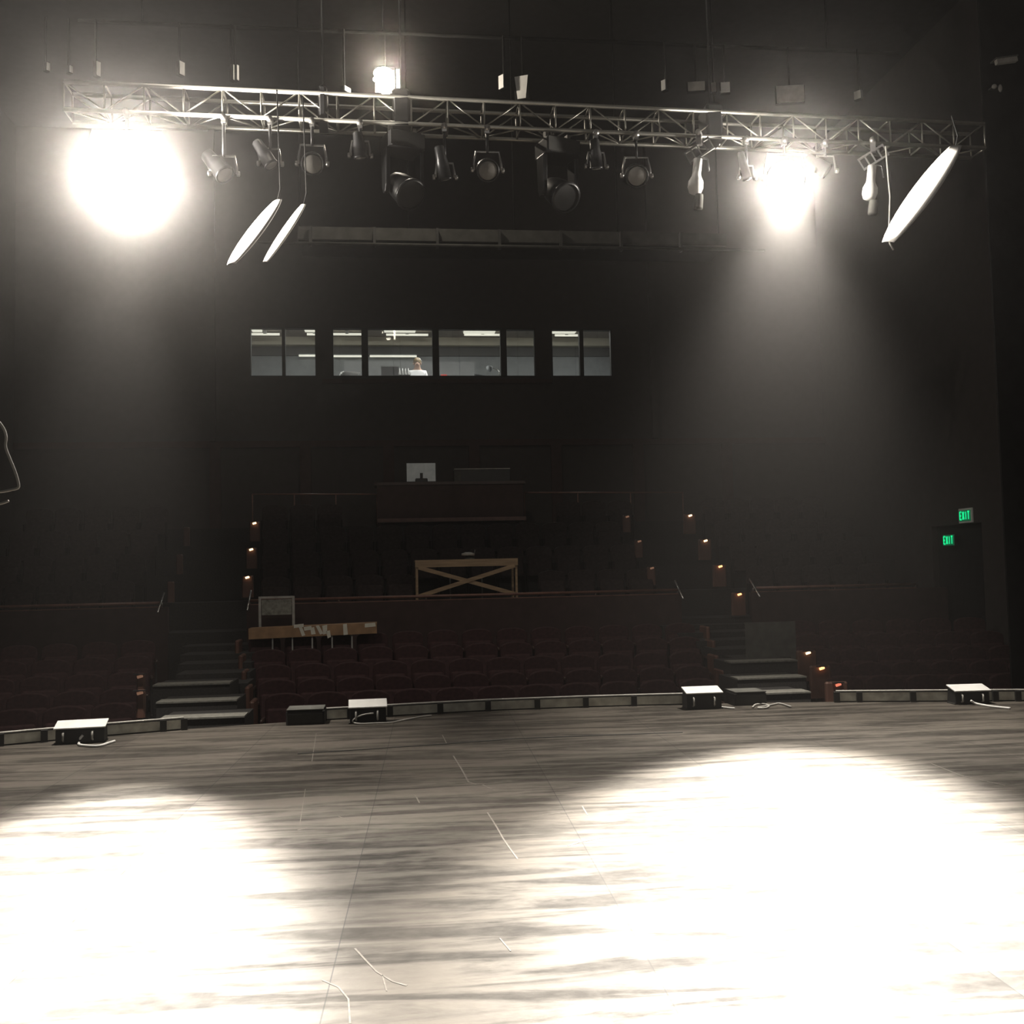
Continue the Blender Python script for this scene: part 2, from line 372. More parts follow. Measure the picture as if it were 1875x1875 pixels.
MB().lathe([(.09, 0), (.09, .02), (.02, .03)], 12).build('base', K['steel'], t); MB().tube([(0, 0, .03), (.12, 0, .25), (.1, 0, .3), (-.06, -.05, .36)], .012, 6).build('arm', K['steel'], t)
MB().lathe([(.02, 0), (.05, .04), (.08, .12)], 12, T(-.05, -.05, .38) @ RX(2.4) @ RY(-.8)).build('lamp_shade', K['boothw'], t)
o = on(880); tag(MB().box((-.16, -.1, 0), (.16, .1, .02), T(o.x, o.y, o.z + .16) @ RY(.15)).box((-.14, -.1, 0), (.14, .1, .16), T(o.x, o.y, o.z)).build('mixing_desk', K['boothw']), 'low grey desk unit beside the angled desk lamp', 'mixing desk')

# ------------------------------------------------------------------ person in the booth
def person():
    hp = at(764, 664, Y=YB + 1.15)
    root = thing('person', 'person in a white T-shirt and headset standing behind the booth glass', 'person', (hp.x, YB + 1.15, BZ0))
    H = hp.z - BZ0 + .12                                  # standing height
    s = H / 1.75
    def skin(name, vs, es, rs, m, sub=2):
        me = bpy.data.meshes.new(name); me.from_pydata([V(v) * s for v in vs], es, []); me.materials.append(m)
        o = bpy.data.objects.new(name, me); C.objects.link(o); o.parent = root
        md = o.modifiers.new('s', 'SKIN'); md.use_smooth_shade = True
        for i, r in enumerate(rs):
            r = r if isinstance(r, tuple) else (r, r)
            me.skin_vertices[0].data[i].radius = (r[0] * s, r[1] * s)
        me.skin_vertices[0].data[0].use_root = True
        u = o.modifiers.new('u', 'SUBSURF'); u.levels = sub; u.render_levels = sub
        return o
    vs = [(0,0,.95),(0,0,1.15),(0,0,1.36),(0,.0,1.47),(0,-.01,1.55),(0,-.015,1.64),
          (.17,0,1.38),(.23,-.03,1.13),(.16,-.22,1.02),(.135,-.27,1.02),(-.17,0,1.38),(-.23,-.03,1.13),(-.16,-.22,1.02),(-.135,-.27,1.02),
          (.09,0,.88),(.10,-.01,.48),(.10,.02,.08),(.11,-.12,.03),(-.09,0,.88),(-.10,-.01,.48),(-.10,.02,.08),(-.11,-.12,.03),(0,-.118,1.595)]
    es = [(0,1),(1,2),(2,3),(3,4),(4,5),(2,6),(6,7),(7,8),(8,9),(2,10),(10,11),(11,12),(12,13),(0,14),(14,15),(15,16),(16,17),(0,18),(18,19),(19,20),(20,21),(4,22)]
    rs = [(.15,.11),(.14,.10),(.15,.11),(.06,.06),(.075,.085),(.078,.092),.055,.043,.03,.034,.055,.043,.03,.034,.085,.055,.04,.035,.085,.055,.04,.035,.013]
    for sx, hnd in ((1, 9), (-1, 13)):                    # four fingers and a thumb leaving the side of the palm
        for dx, ln in ((-.030, .075), (-.010, .09), (.011, .085), (.031, .065)):
            n = len(vs); vs += [(sx * (.120 + dx), -.315, 1.02), (sx * (.117 + dx), -.315 - ln * .6, 1.008), (sx * (.113 + dx), -.315 - ln, .985)]
            es += [(hnd, n), (n, n+1), (n+1, n+2)]; rs += [.010, .0085, .007]
        n = len(vs); vs += [(sx * .085, -.27, 1.012), (sx * .068, -.315, .998)]; es += [(hnd, n), (n, n+1)]; rs += [.011, .009]
    skin('body', vs, es, rs, K['skin'])
    for sx in (-.032, .032): MB().ball((sx * s, -.098 * s, 1.622 * s), .012 * s, 8, 6).build('eye', K['black'], root)
    MB().ball((0, -.092 * s, 1.555 * s), (.024 * s, .012 * s, .007 * s), 8, 6).build('mouth', K['seat'], root)
    for sx in (-.086, .086): MB().ball((sx * s, .0, 1.60 * s), (.012 * s, .025 * s, .035 * s), 8, 6).build('ear', K['skin'], root)
    skin('shirt', [(0,0,.93),(0,0,1.14),(0,0,1.36),(0,0,1.43),(.17,0,1.385),(.215,-.015,1.2),(-.17,0,1.385),(-.215,-.015,1.2)],
         [(0,1),(1,2),(2,3),(2,4),(4,5),(2,6),(6,7)], [(.175,.13),(.165,.125),(.175,.13),(.085,.08),.075,.065,.075,.065], K['shirt'])
    skin('trousers', [(0,0,.93),(.09,0,.86),(.10,-.01,.48),(.10,.02,.1),(-.09,0,.86),(-.10,-.01,.48),(-.10,.02,.1)],
         [(0,1),(1,2),(2,3),(0,4),(4,5),(5,6)], [(.17,.125),.1,.07,.06,.1,.07,.06], K['trous'])
    MB().ball((0, .022 * s, 1.655 * s), (.092 * s, .10 * s, .105 * s)).build('hair', K['hair'], root)
    hs = MB().tube([(.105*s*math.cos(a), .0, 1.62*s + .125*s*math.sin(a)) for a in [PI * k / 10 for k in range(11)]], .012, 6).build('headset', K['steel'], root)
person()

# ------------------------------------------------------------------ theatre seats
def seat_proto(name, simple=False):
    t = thing(name, 'x', 'seat')
    n = 10; w = .255
    prof = [(-w, .40), (w, .40)] + [(w * math.cos(PI * k / n) if k not in (0, n) else (w if k == 0 else -w), .80 + .115 * math.sin(PI * k / n) ** .7) for k in range(n + 1)]
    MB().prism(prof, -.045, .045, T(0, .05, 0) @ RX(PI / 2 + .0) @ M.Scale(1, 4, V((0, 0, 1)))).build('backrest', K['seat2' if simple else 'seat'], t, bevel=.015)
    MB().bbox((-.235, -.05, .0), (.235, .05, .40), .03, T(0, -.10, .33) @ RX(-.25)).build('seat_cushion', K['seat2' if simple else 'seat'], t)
    if not simple:
        for s in (-1, 1):
            MB().box((s*.262 - .012, -.30, .0), (s*.262 + .012, .06, .05)).box((s*.262 - .012, -.12, .05), (s*.262 + .012, .02, .58)).build('leg', K['seatm'], t)
            MB().bbox((s*.262 - .02, -.32, .58), (s*.262 + .02, .03, .615), .01).build('armrest', K['seatw'], t)
    else:
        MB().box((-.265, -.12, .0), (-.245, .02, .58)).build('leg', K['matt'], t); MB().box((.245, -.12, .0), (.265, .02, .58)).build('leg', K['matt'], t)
    return t
ORD = 'first second third fourth fifth sixth seventh eighth ninth tenth eleventh twelfth thirteenth fourteenth fifteenth'.split()
ROWN = ['front row', 'second row', 'third row', 'fourth row', 'back row']
used = False; proto = seat_proto('theatre_seat')
def put_seat(loc, rz, label, group):
    global used
    if not used:
        used = True; proto.location = loc; proto.rotation_euler = (0, 0, rz); proto['label'] = label; proto['group'] = group
    else: dup(proto, loc, rz, label, group)
XA = [-1.72, -1.88, -2.03, -2.18, -2.34]; XB = [4.52, 4.66, 4.80, 5.00, 5.15]
for r in range(5):
    n = round((XB[r] - XA[r]) / .56); st = (XB[r] - XA[r]) / n
    for i in range(n):
        put_seat((XB[r] - st * (i + .5), ROWY[r], ROWZ[r]), 0, 'maroon seat, %s from the exit sign end of the central %s' % (ORD[i], ROWN[r]), 'central block of maroon seats')
for r in range(5):
    for i in range(6):
        a = math.radians(14)
        x0 = -3.25 - .10 * r; y0 = ROWY[r] - .35; d = .56 * (i + .5)
        put_seat((x0 - d * math.cos(a), y0 - d * math.sin(a), ROWZ[r]), -a * -1, 'dim maroon seat, %s from the aisle, %s of the block beneath the largest lamp' % (ORD[i], ROWN[r]), 'side block of seats beneath the largest lamp')
    for i in range(6):
        a = math.radians(10)
        x0 = 5.95 + .16 * r; y0 = ROWY[r] - .25; d = .56 * (i + .5)
        put_seat((x0 + d * math.cos(a), y0 - d * math.sin(a), ROWZ[r]), -a, 'dim maroon seat, %s from the aisle, %s of the block below the exit signs' % (ORD[i], ROWN[r]), 'side block of seats below the exit signs')
up = seat_proto('upper_tier_seat', True); first = True
for r in range(4):
    for X0, X1, lab, grp in [(-2.45 - .1*r, 5.05 + .05*r, 'dark seat lost in shadow in the upper tier behind the cross-braced table', 'upper tier centre seats'),
                             (6.6, 9.6, 'dark seat lost in shadow in the upper tier beside the green exit signs', 'upper tier seats by the exit signs'), (-7.4, -4.1, 'dark seat lost in shadow in the upper tier under the largest lamp', 'upper tier seats under the largest lamp')]:
        n = int((X1 - X0) / .56)
        for i in range(n):
            x = X0 + .56 * (i + .5) + .1
            if r == 3 and -.7 < x < 3.6: continue          # the desk stands there
            if r == 0 and .2 < x < 2.7: continue           # the braced table stands there
            loc = (x, UPY[r] + .1, UPZ[r])
            if first: first = False; up.location = loc; up['label'] = lab; up['group'] = grp
            else: dup(up, loc, 0, lab, grp)

# ------------------------------------------------------------------ aisle stairs
def stairs(rows, label, side):
    t = thing('aisle_stairs', label, 'stairs', (0, 0, 0))
    for (xa, xb, y, Y, dz) in rows:
        a = at(xa, y, Y=Y); b = at(xb, y, Y=Y); z = (a.z + b.z) / 2
        MB().box((a.x, Y, -1.0), (b.x, Y + .78, z - .02)).build('riser_block', K['carpet'], t)
        MB().box((a.x, Y - .02, z - .02), (b.x, Y + .30, z)).build('tread', K['tread'], t)  # pale colour on the front treads carries the stage light there
    return t
stairs([(292, 448, 1313, 12.35, 0), (286, 434, 1283, 13.1, 0), (280, 421, 1252, 13.85, 0)], 'three pale-edged aisle steps rising beneath the largest lamp', -1)
stairs([(1362, 1484, 1268, 12.6, 0), (1350, 1476, 1240, 13.35, 0), (1338, 1460, 1210, 14.1, 0)], 'three pale-edged aisle steps rising between the white-topped box and the red aisle lights', 1)
for n, (xa, xb, Y0, z0) in enumerate([(-3.0, -2.0, 14.65, .07), (5.1, 5.95, 14.9, .16)]):
    mb = MB()
    for k in range(5): mb.box((xa - .1 * k, Y0 + .66 * k, -1.0), (xb - .06 * k if n == 0 else xb + .1 * k, Y0 + .66 * k + .68, z0 + .09 * k))
    struct(mb.build('floor_aisle', K['carpet']))
# aisle wall panel
p0, p1 = at(1368, 1198, Y=15.0), at(1456, 1138, Y=15.0)
tag(MB().box((p0.x, 15.0, p0.z - .3), (p1.x, 15.06, p1.z)).build('aisle_screen', K['greyp']), 'grey-green upright panel at the top of the pale steps below the exit signs', 'screen')

# ------------------------------------------------------------------ row-end panels with aisle lights
def row_end(px, py, Y, h, bulb, label, grp, w=.26, zb=None):
    p = at(px, py, Y=Y)
    t = thing('row_end_light', label, 'aisle light', (p.x, Y, p.z - h), 0, grp)
    ep = MB().bbox((-w/2, .0, 0), (w/2, .08, h + .03), .02).build('end_panel', K['endp'], t)
    if bulb:
        MB().tube([(-.03, -.03, h - .012), (.035, -.03, h + .006)], .018, 8).build('bulb', bulb, t)
        MB().box((-.07, -.07, h + .02), (.07, .0, h + .032)).build('hood', K['blackm'], ep)
G1, G2, G3 = 'aisle lights on the table side of the stairs below the exit signs', 'aisle lights on the exit sign side of those stairs', 'aisle lights beside the small framed board'
for px, py, Y, b, l in [(1263, 944, 20.6, 'aisW', 'topmost bright aisle light climbing towards the exit signs'), (1291, 990, 19.7, 'aisW', 'second highest bright aisle light climbing towards the exit signs'), (1318, 1037, 18.8, 'aisE', 'third highest bright aisle light, above the reddish rail gap'), (1353, 1088, 17.85, 'aisE', 'orange aisle light at the gap in the rail')]:
    row_end(px, py, Y, .38, K[b], l, G2)
for px, py, Y, l in [(1148, 946, 20.6, 'highest and faintest aisle light across from the bright climbing row'), (1170, 991, 19.7, 'middle faint aisle light across from the bright climbing row'), (1193, 1040, 18.8, 'lowest faint aisle light across from the bright climbing row')]:
    row_end(px, py, Y, .32, K['aisF'], l, G1, .16)
for px, py, Y, l in [(466, 958, 20.6, 'highest tiny aisle light of three above the framed board'), (460, 1006, 19.7, 'middle tiny aisle light of three above the framed board'), (453, 1057, 18.8, 'lowest tiny aisle light of three above the framed board')]:
    row_end(px, py, Y, .36, K['aisW'], l, G3, .2)
for px, py, Y, l in [(341, 968, 20.6, 'topmost unlit row-end panel under the largest lamp'), (328, 1018, 19.7, 'middle unlit row-end panel under the largest lamp'), (312, 1068, 18.8, 'lowest unlit row-end panel under the largest lamp')]:
    row_end(px, py, Y, .34, None, l, 'unlit row-end panels under the largest lamp', .12)
for px, py, Y, b, l in [(1478, 1195, 14.6, 'aisW', 'pale orange aisle light at the top of the low steps below the exit signs'), (1503, 1223, 13.75, 'aisE', 'bright orange-red aisle light, middle of three near the stage'), (1533, 1253, 12.95, 'aisR', 'reddest aisle light, nearest the stage edge panels')]:
    row_end(px, py, Y, .42 if Y > 13.5 else .25, K[b], l, 'low aisle lights near the stage edge', .3)
for px, py, Y, l in [(257, 1238, 13.4, 'faint upper of two aisle bulbs beside the steps under the largest lamp'), (257, 1268, 12.7, 'faint lower of two aisle bulbs beside the steps under the largest lamp')]:
    row_end(px, py, Y, .3, K['aisF'], l, 'faint bulbs beside the steps under the largest lamp', .1)
# end standards of the central block
for r in range(5):
    for sgn, x in ((0, XA[r] - .10), (1, XB[r] + .10)):
        tag(MB().bbox((x - .03, ROWY[r] - .32, ROWZ[r]), (x + .03, ROWY[r] + .12, ROWZ[r] + .86), .02).build('row_end_board', K['endp']),
            'narrow wooden panel closing the central %s at the %s end' % (ROWN[r], 'exit sign' if sgn else 'framed board'), 'board', 'end panels of the central seat rows')

# ------------------------------------------------------------------ rails on the parapet
def rail(x0, x1, label, slant0, slant1):
    t = thing('handrail', label, 'handrail', (0, 0, 0))
    MB().tube([(x0, 17.92, 1.135), (x1, 17.92, 1.135)], .025, 8).build('top_rail', K['rail'], t)
    MB().box((x0, 17.9, 1.055), (x1, 18.02, 1.075)).build('ledge', K['rail'], t)
    n = max(2, int((x1 - x0) / 1.3))
    for k in range(n + 1):
        x = x0 + (x1 - x0) * k / n; MB().tube([(x, 17.95, 1.06), (x, 17.92, 1.135)], .014, 6).build('bracket', K['steel'], t)
    for s, x in ((slant0, x0), (slant1, x1)):
        if s: MB().tube([(x, 17.6, .98), (x + s * .0, 18.1, 1.3)], .018, 6).build('end_bar', K['steel'], t)
rail(-7.9, -3.85, 'brown handrail on the parapet under the largest lamp', 0, 1)
rail(-2.4, 5.1, 'long brown handrail on the parapet below the cross-braced table', 1, 1)
rail(6.5, 9.6, 'brown handrail on the parapet below the exit signs', 1, 0)

# ------------------------------------------------------------------ upper tier: cross-braced table, desk, screens
Yt = 18.35
a, b = at(763, 1028, Y=Yt), at(945, 1028, Y=Yt); zt = (at(763, 1024, Y=Yt).z + at(945, 1024, Y=Yt).z) / 2; zb_ = .62
t = thing('braced_table', 'raw wooden table with a crossed X brace standing behind the long handrail', 'table', ((a.x+b.x)/2, Yt, zb_)); h = (b.x - a.x) / 2; H = zt - zb_
th = .13
MB().box((-h - .03, -.02, H - th), (h + .03, .03, H)).build('apron', K['wood'], t)
MB().box((-h - .03, .03, H - .03), (h + .03, .62, H)).build('tabletop', K['wood'], t)
zl = at(763, 1092, Y=Yt).z - zb_
for s in (-1, 1):
    L_ = math.hypot(2*h - .06, H - th - zl); ang = math.atan2(H - th - zl, 2*h - .06)
    MB().box((-L_/2, -.05 if s > 0 else -.03, -.035), (L_/2, -.03 if s > 0 else -.01, .035), T(0, 0, (H - th + zl)/2) @ RY(-s * ang)).build('cross_brace', K['wood'], t)
for x in (-h, h):
    for y in (0, .58): MB().box((x - .02, y, 0), (x + .02, y + .04, H - .03)).build('leg', K['wood'], t)
for x in (-.32 * h, .33 * h): MB().box((x - .012, .3, 0), (x + .012, .33, H - .03)).build('strut', K['greyp'], t)
p = at(860, 1022, Y=Yt + .3)
t2 = thing('desk_lamp', 'small grey lamp standing on the cross-braced table', 'lamp', (p.x, Yt + .3, zt))
MB().lathe([(.09, 0), (.09, .02), (.03, .03), (.03, .07)], 12).build('base', K['greyp'], t2); MB().lathe([(.12, 0), (.12, .04), (.05, .06)], 12, T(-.03, 0, .07)).build('lamp_shade', K['cable'], t2)
MB().tube([(.08, 0, .05), (.1, 0, .18)], .012, 6).build('arm', K['greyp'], t2)
Yd = 21.5
a, b = at(690, 883, Y=Yd), at(957, 880, Y=Yd); zd0 = at(820, 948, Y=Yd).z; zd1 = at(820, 882, Y=Yd).z
t = thing('mixing_table', 'long dark desk in the upper tier carrying the glowing screen', 'desk', ((a.x+b.x)/2, Yd, 2.1)); h = (b.x-a.x)/2
MB().box((-h, 0, zd0 - 2.1), (h, .04, zd1 - 2.16)).build('front_panel', K['housered'], t); MB().box((-h - .05, -.03, zd1 - 2.16), (h + .05, .7, zd1 - 2.1)).build('tabletop', K['seatw'], t)
for x in (-h + .05, h - .05):
    MB().box((x - .04, .05, 0), (x + .04, .6, zd1 - 2.16)).build('leg', K['housered'], t)
MB().box((-h, -.05, zd0 - 2.18), (h + .05, 0, zd0 - 2.1)).build('bottom_ledge', K['rail'], t)
p0, p1 = at(745, 879, Y=Yd + .3), at(797, 848, Y=Yd + .3)
t = thing('computer_monitor', 'glowing grey-white screen standing on the upper tier desk', 'monitor', ((p0.x+p1.x)/2, Yd + .3, zd1)); h = (p1.x-p0.x)/2; H = p1.z - zd1
MB().box((-h - .015, .0, .03), (h + .015, .05, H + .015)).build('case', K['black'], t); MB().box((-h, -.012, .04), (h, .0, H)).build('screen', K['scrn'], t)
MB().box((-.1, -.05, 0), (.1, .12, .03)).build('stand', K['black'], t)
MB().bbox((-.13, -.2, 0), (.13, -.1, .09), .02).box((-.03, -.2, .09), (.03, -.12, .2)).build('camera_bracket', K['black'], t)
p0, p1 = at(832, 881, Y=Yd + .3), at(934, 857, Y=Yd + .3)
t = thing('equipment_case', 'dark flat equipment case with a pale top edge on the upper tier desk', 'case', ((p0.x+p1.x)/2, Yd + .3, zd1)); h = (p1.x-p0.x)/2
MB().bbox((-h, 0, 0), (h, .3, p1.z - zd1 - .02), .01).build('body', K['black'], t); MB().box((-h, -.01, p1.z - zd1 - .02), (h, .3, p1.z - zd1)).build('lid', K['cable'], t); MB().box((-h, -.012, .02), (-h + .14, 0, p1.z - zd1 - .03)).build('end_plate', K['greyp'], t)
for x0, x1, y, lab in [(462, 690, 905, 'low rail across the back of the upper tier beside the desk'), (960, 1250, 902, 'low rail across the back of the upper tier towards the exit signs')]:
    a, b = at(x0, y, Y=21.75), at(x1, y, Y=21.75)
    t = thing('handrail', lab, 'handrail', (0, 0, 0)); MB().tube([(a.x, 21.75, a.z), (b.x, 21.75, b.z)], .018, 6).build('top_rail', K['rail'], t)
    for k in range(4):
        q = a.lerp(b, k / 3); MB().tube([(q.x, 21.75, 2.55), (q.x, 21.75, q.z)], .014, 6).build('post', K['rail'], t)

# ------------------------------------------------------------------ long taped board over the back row, framed board
Yp = 16.8
a, b = at(455, 1161, Y=Yp), at(690, 1150, Y=Yp); L_ = b.x - a.x; tl = math.atan2(b.z - a.z, L_)
t = thing('long_board', 'long brown board with cream tape patches laid over the back row seats', 'board', ((a.x+b.x)/2, Yp, (a.z+b.z)/2))
R_ = RY(-tl); hh = .085
MB().box((-L_/2, 0, -hh), (L_/2, .035, hh), R_).build('plank', K['card'], t)
MB().box((-L_/2, .035, hh - .03), (L_/2, .4, hh), R_).build('top_shelf', K['card'], t)
def tp(poly):
    # pixel strip -> patch on the board's front
    mb = MB(); q = [at(x, y, Y=Yp - .004) - V(t.location) for x, y in poly]
    n = len(q); mb.add(q + [v + V((0, .004, 0)) for v in q], [tuple(range(n)), tuple(reversed(range(n, 2*n)))] + [(i, n+i, n+(i+1) % n, (i+1) % n) for i in range(n)])
    mb.build('tape_patch', K['tape'], t)
for P in [[(538,1144),(556,1142),(556,1148),(538,1150)], [(547,1148),(553,1148),(559,1163),(553,1165)], [(556,1148),(570,1146),(571,1153),(557,1155)], [(568,1150),(575,1148),(578,1161),(570,1162)], [(578,1146),(584,1145),(592,1160),(586,1162)], [(590,1146),(599,1144),(599,1160),(592,1162)], [(597,1156),(604,1154),(606,1166),(600,1169)],
          [(628,1143),(635,1142),(637,1162),(629,1163)], [(668,1142),(687,1140),(688,1147),(668,1149)]]: tp(P)
for x in (501, 537, 573, 609, 645):
    p = at(x, 1160, Y=Yp + .2) - V(t.location); MB().box((p.x - .011, .036, -.30), (p.x + .011, .055, -.05)).build('leg', K['cable'], t)
Yk = 17.3
a, b = at(476, 1149, Y=Yk), at(537, 1091, Y=Yk); t = thing('framed_board', 'small grey framed board standing up behind the long taped board', 'board', (a.x, Yk, -.32))
w = b.x - a.x; z0, z1 = a.z + .32, b.z + .32
for x in (0, w): MB().box((x - .02, 0, 0), (x + .02, .03, z1)).build('leg', K['cable'], t)
MB().box((-.02, -.005, z1 - .035), (w + .02, .035, z1)).build('top_bar', K['cable'], t)
MB().box((.03, .005, z0 + .2), (w - .03, .02, z1 - .05)).build('panel', mat('pale_grey_board', (.25, .25, .22), .7, scale=14, var=.4), t)

# ------------------------------------------------------------------ stage edge: panels and brackets
def edge_at(px):
    for (x0, y0), (x1, y1) in zip(edge_px, edge_px[1:]):
        if x0 <= px <= x1: return at(px, y0 + (y1 - y0) * (px - x0) / (x1 - x0), Z=0)
def curb(pxs, label, h=.105):
    t = thing('stage_edge_curb', label, 'stage curb', (0, 0, 0))
    P = [edge_at(x) for x in pxs]
    for a, b in zip(P, P[1:]):
        d = (b - a); L_ = d.length; m = M.Translation(a) @ RZ(math.atan2(d.y, d.x))
        MB().box((.03, -.035, .012), (L_ - .03, -.02, h), m).build('panel', K['pale'], t)
        MB().box((0, -.03, 0), (L_, .0, h + .015), m).build('backing', K['bracket'], t)
        MB().box((0, -.05, h + .012), (L_, .02, h + .022), m).build('top_strip', K['cable'], t)
    for p, q in zip(P, P[1:] + [P[-1] * 2 - P[-2]]):
        d = q - p; m = M.Translation(p) @ RZ(math.atan2(d.y, d.x)); MB().box((-.03, -.075, 0), (.03, -.02, h + .01), m).build('bracket', K['bracket'], t)
curb([-90, 0, 80, 188, 298, 336], 'row of pale panels along the stage edge beneath the largest lamp')
curb([592, 640, 713, 805, 893, 983, 1072, 1160, 1253], 'row of pale panels along the middle of the stage edge')
curb([1531, 1572, 1670, 1750, 1820, 1862, 1920], 'row of pale panels along the stage edge below the exit signs')

# floor boxes
def floor_box(x0, x1, ytop, ybot, label, white, tilt=.30, hcol='white', rz=0):
    pc = at((x0+x1)/2, ybot, Z=0); W = (at(x1, ybot, Z=0) - at(x0, ybot, Z=0)).length
    ht = at((x0+x1)/2, ytop, Y=pc.y + (.19 if white else .30)).z
    t = thing('stage_monitor', label, 'speaker', (pc.x, pc.y + .02, 0), rz, 'black boxes along the stage edge')
    w = W / 2
    if white:
        zf = at((x0+x1)/2, ytop + (14 if x0 < 1200 else 12), Y=pc.y).z
        pf = [(0, 0), (.005, zf - .01), (.17, ht - .01), (.20, 0)]
        m = M(((0, 0, 1, 0), (1, 0, 0, 0), (0, 1, 0, 0), (0, 0, 0, 1)))
        MB().prism(pf, -w * .94, w * .94, m).build('body', K['black'], t, bevel=.008)
        d = V((0, .19, ht - zf)); L_ = d.length; an = math.atan2(ht - zf, .19)
        MB().box((-w, -.012, 0), (w, L_, .014), T(0, -.01, zf) @ RX(an)).build('top_panel', K['white'], t, bevel=.004)
        for sx in (-.62, .5):
            MB().tube([(w*sx, 0, zf*.2), (w*sx, -.035, zf*.28), (w*sx, -.035, zf*.72), (w*sx, 0, zf*.8)], .010, 6).build('handle', K['cable'], t)
        for sx in (-.85, .85): MB().box((w*sx - .03, .0, -.0), (w*sx + .03, .17, .012)).build('foot', K['bracket'], t)
    else:
        MB().bbox((-w, 0, 0), (w, .34, ht - .012), .02).build('body', K['black'], t); MB().box((-w*.96, -.004, ht - .014), (w*.96, .34, ht - .004)).build('top_panel', K['greyp'], t)
        MB().box((-w*.9, -.008, .02), (w*.9, 0, ht - .05)).build('grille', K['bracket'], t)
    return t
floor_box(103, 187, 1320, 1362, 'black floor box with brightest white top, beneath the largest lamp', 1, rz=.10)
floor_box(640, 708, 1282, 1325, 'black floor box with white top and a looped cable before it', 1, rz=.03)
floor_box(1256, 1327, 1258, 1299, 'black floor box with bright white top, where the middle curb meets the plain box', 1)
floor_box(1747, 1820, 1254, 1290, 'black floor box with dull grey-white top, below the exit signs', 1, rz=-.06)
floor_box(525, 592, 1292, 1328, 'plain black box with a thin pale top edge beside the looped cable', 0)
floor_box(1346, 1408, 1260, 1292, 'plain black box with a thin pale top edge at the foot of the pale steps', 0)
def cable(pts, r, label, k='cable', cat='cable', z=.012, nm='cable'):
    P = [at(x, y, Z=z) if len(q) == 0 else at(x, y, Y=q[0]) for x, y, *q in pts]
    S = []
    for i in range(len(P) - 1):                       # Catmull-Rom
        p0, p1, p2, p3 = P[max(i-1, 0)], P[i], P[i+1], P[min(i+2, len(P)-1)]
        for k_ in range(6):
            u = k_ / 6; S.append(.5 * ((2*p1) + (p2-p0)*u + (2*p0-5*p1+4*p2-p3)*u*u + (3*p1-p0-3*p2+p3)*u**3))
    S.append(P[-1])
    return tag(MB().tube(S, r, 6).build(nm, K[k], None, loc=S[0]), label, cat)
yb = at(676, 1324, Z=0).y - .05
cable([(684,1306,yb), (664,1309,yb), (648,1317,yb), (648,1323,yb), (662,1325), (690,1324), (715,1323), (740,1318), (772,1312), (790,1310)], .008, 'pale looped cable in front of the white-topped box beside the plain black box')
yb = at(145, 1360, Z=0).y - .04
cable([(152,1346,yb), (147,1352,yb), (145,1359,yb), (147,1364), (178,1366), (200,1360), (210,1357)], .013, 'short white cable hanging from the box beneath the largest lamp', 'white')
yb = at(1300, 1296, Z=0).y - .05
cable([(1302,1288,yb), (1312,1292,yb), (1324,1295), (1345,1297)], .010, 'white cable leaving the box at the end of the middle curb', 'white')
cable([(1378,1295), (1384,1290), (1398,1289), (1408,1292), (1402,1296), (1388,1296), (1415,1290), (1428,1288), (1448,1294)], .010, 'tangled pale cable beside the plain black box at the pale steps')
yb = at(1785, 1290, Z=0).y - .04
cable([(1778,1283,yb), (1784,1287,yb), (1795,1290), (1820,1294), (1850,1297)], .012, 'short white cable before the box below the exit signs', 'white')

# ------------------------------------------------------------------ exit signs on the side wall
def exit_sign(px, py, label, plate):
    p = at(px, py, X=XR)
    t = thing('exit_sign', label, 'exit sign', (XR - .03, p.y, p.z), -PI / 2, 'green exit signs')
    MB().bbox((-.21 if plate else -.19, -.0, -.13 if plate else -.105), (.21 if plate else .19, .05, .13 if plate else .105), .004, T(0, 0, 0)).build('housing', K['white'] if plate else K['black'], t)
    fc = MB().box((-.18, -.012, -.095), (.18, 0, .095)).build('face', K['exitD'], t)
    def bar(x0, z0, x1, z1, mb, w=.026):
        d = V((x1 - x0, 0, z1 - z0)); mb.box((0, -.006, -w/2), (d.length, 0, w/2), T(x0, -.012, z0) @ RY(-math.atan2(d.z, d.x)))
    for i, segs in enumerate([[(0,0,0,1),(0,0,1,0),(0,.5,.8,.5),(0,1,1,1)], [(0,0,1,1),(0,1,1,0)], [(.5,0,.5,1)], [(.5,0,.5,1),(0,1,1,1)]]):
        mb = MB(); x = -.145 + i * .083
        for (u0, v0, u1, v1) in segs: bar(x + u0 * .05, -.068 + v0 * .136, x + u1 * .05, -.068 + v1 * .136, mb)
        mb.build('letter', K['exitE'], fc)
exit_sign(1770, 944, 'higher green EXIT sign on a pale plate above the side doorway', True)
exit_sign(1740, 989, 'lower green EXIT sign on dark backing beside the side doorway', False)

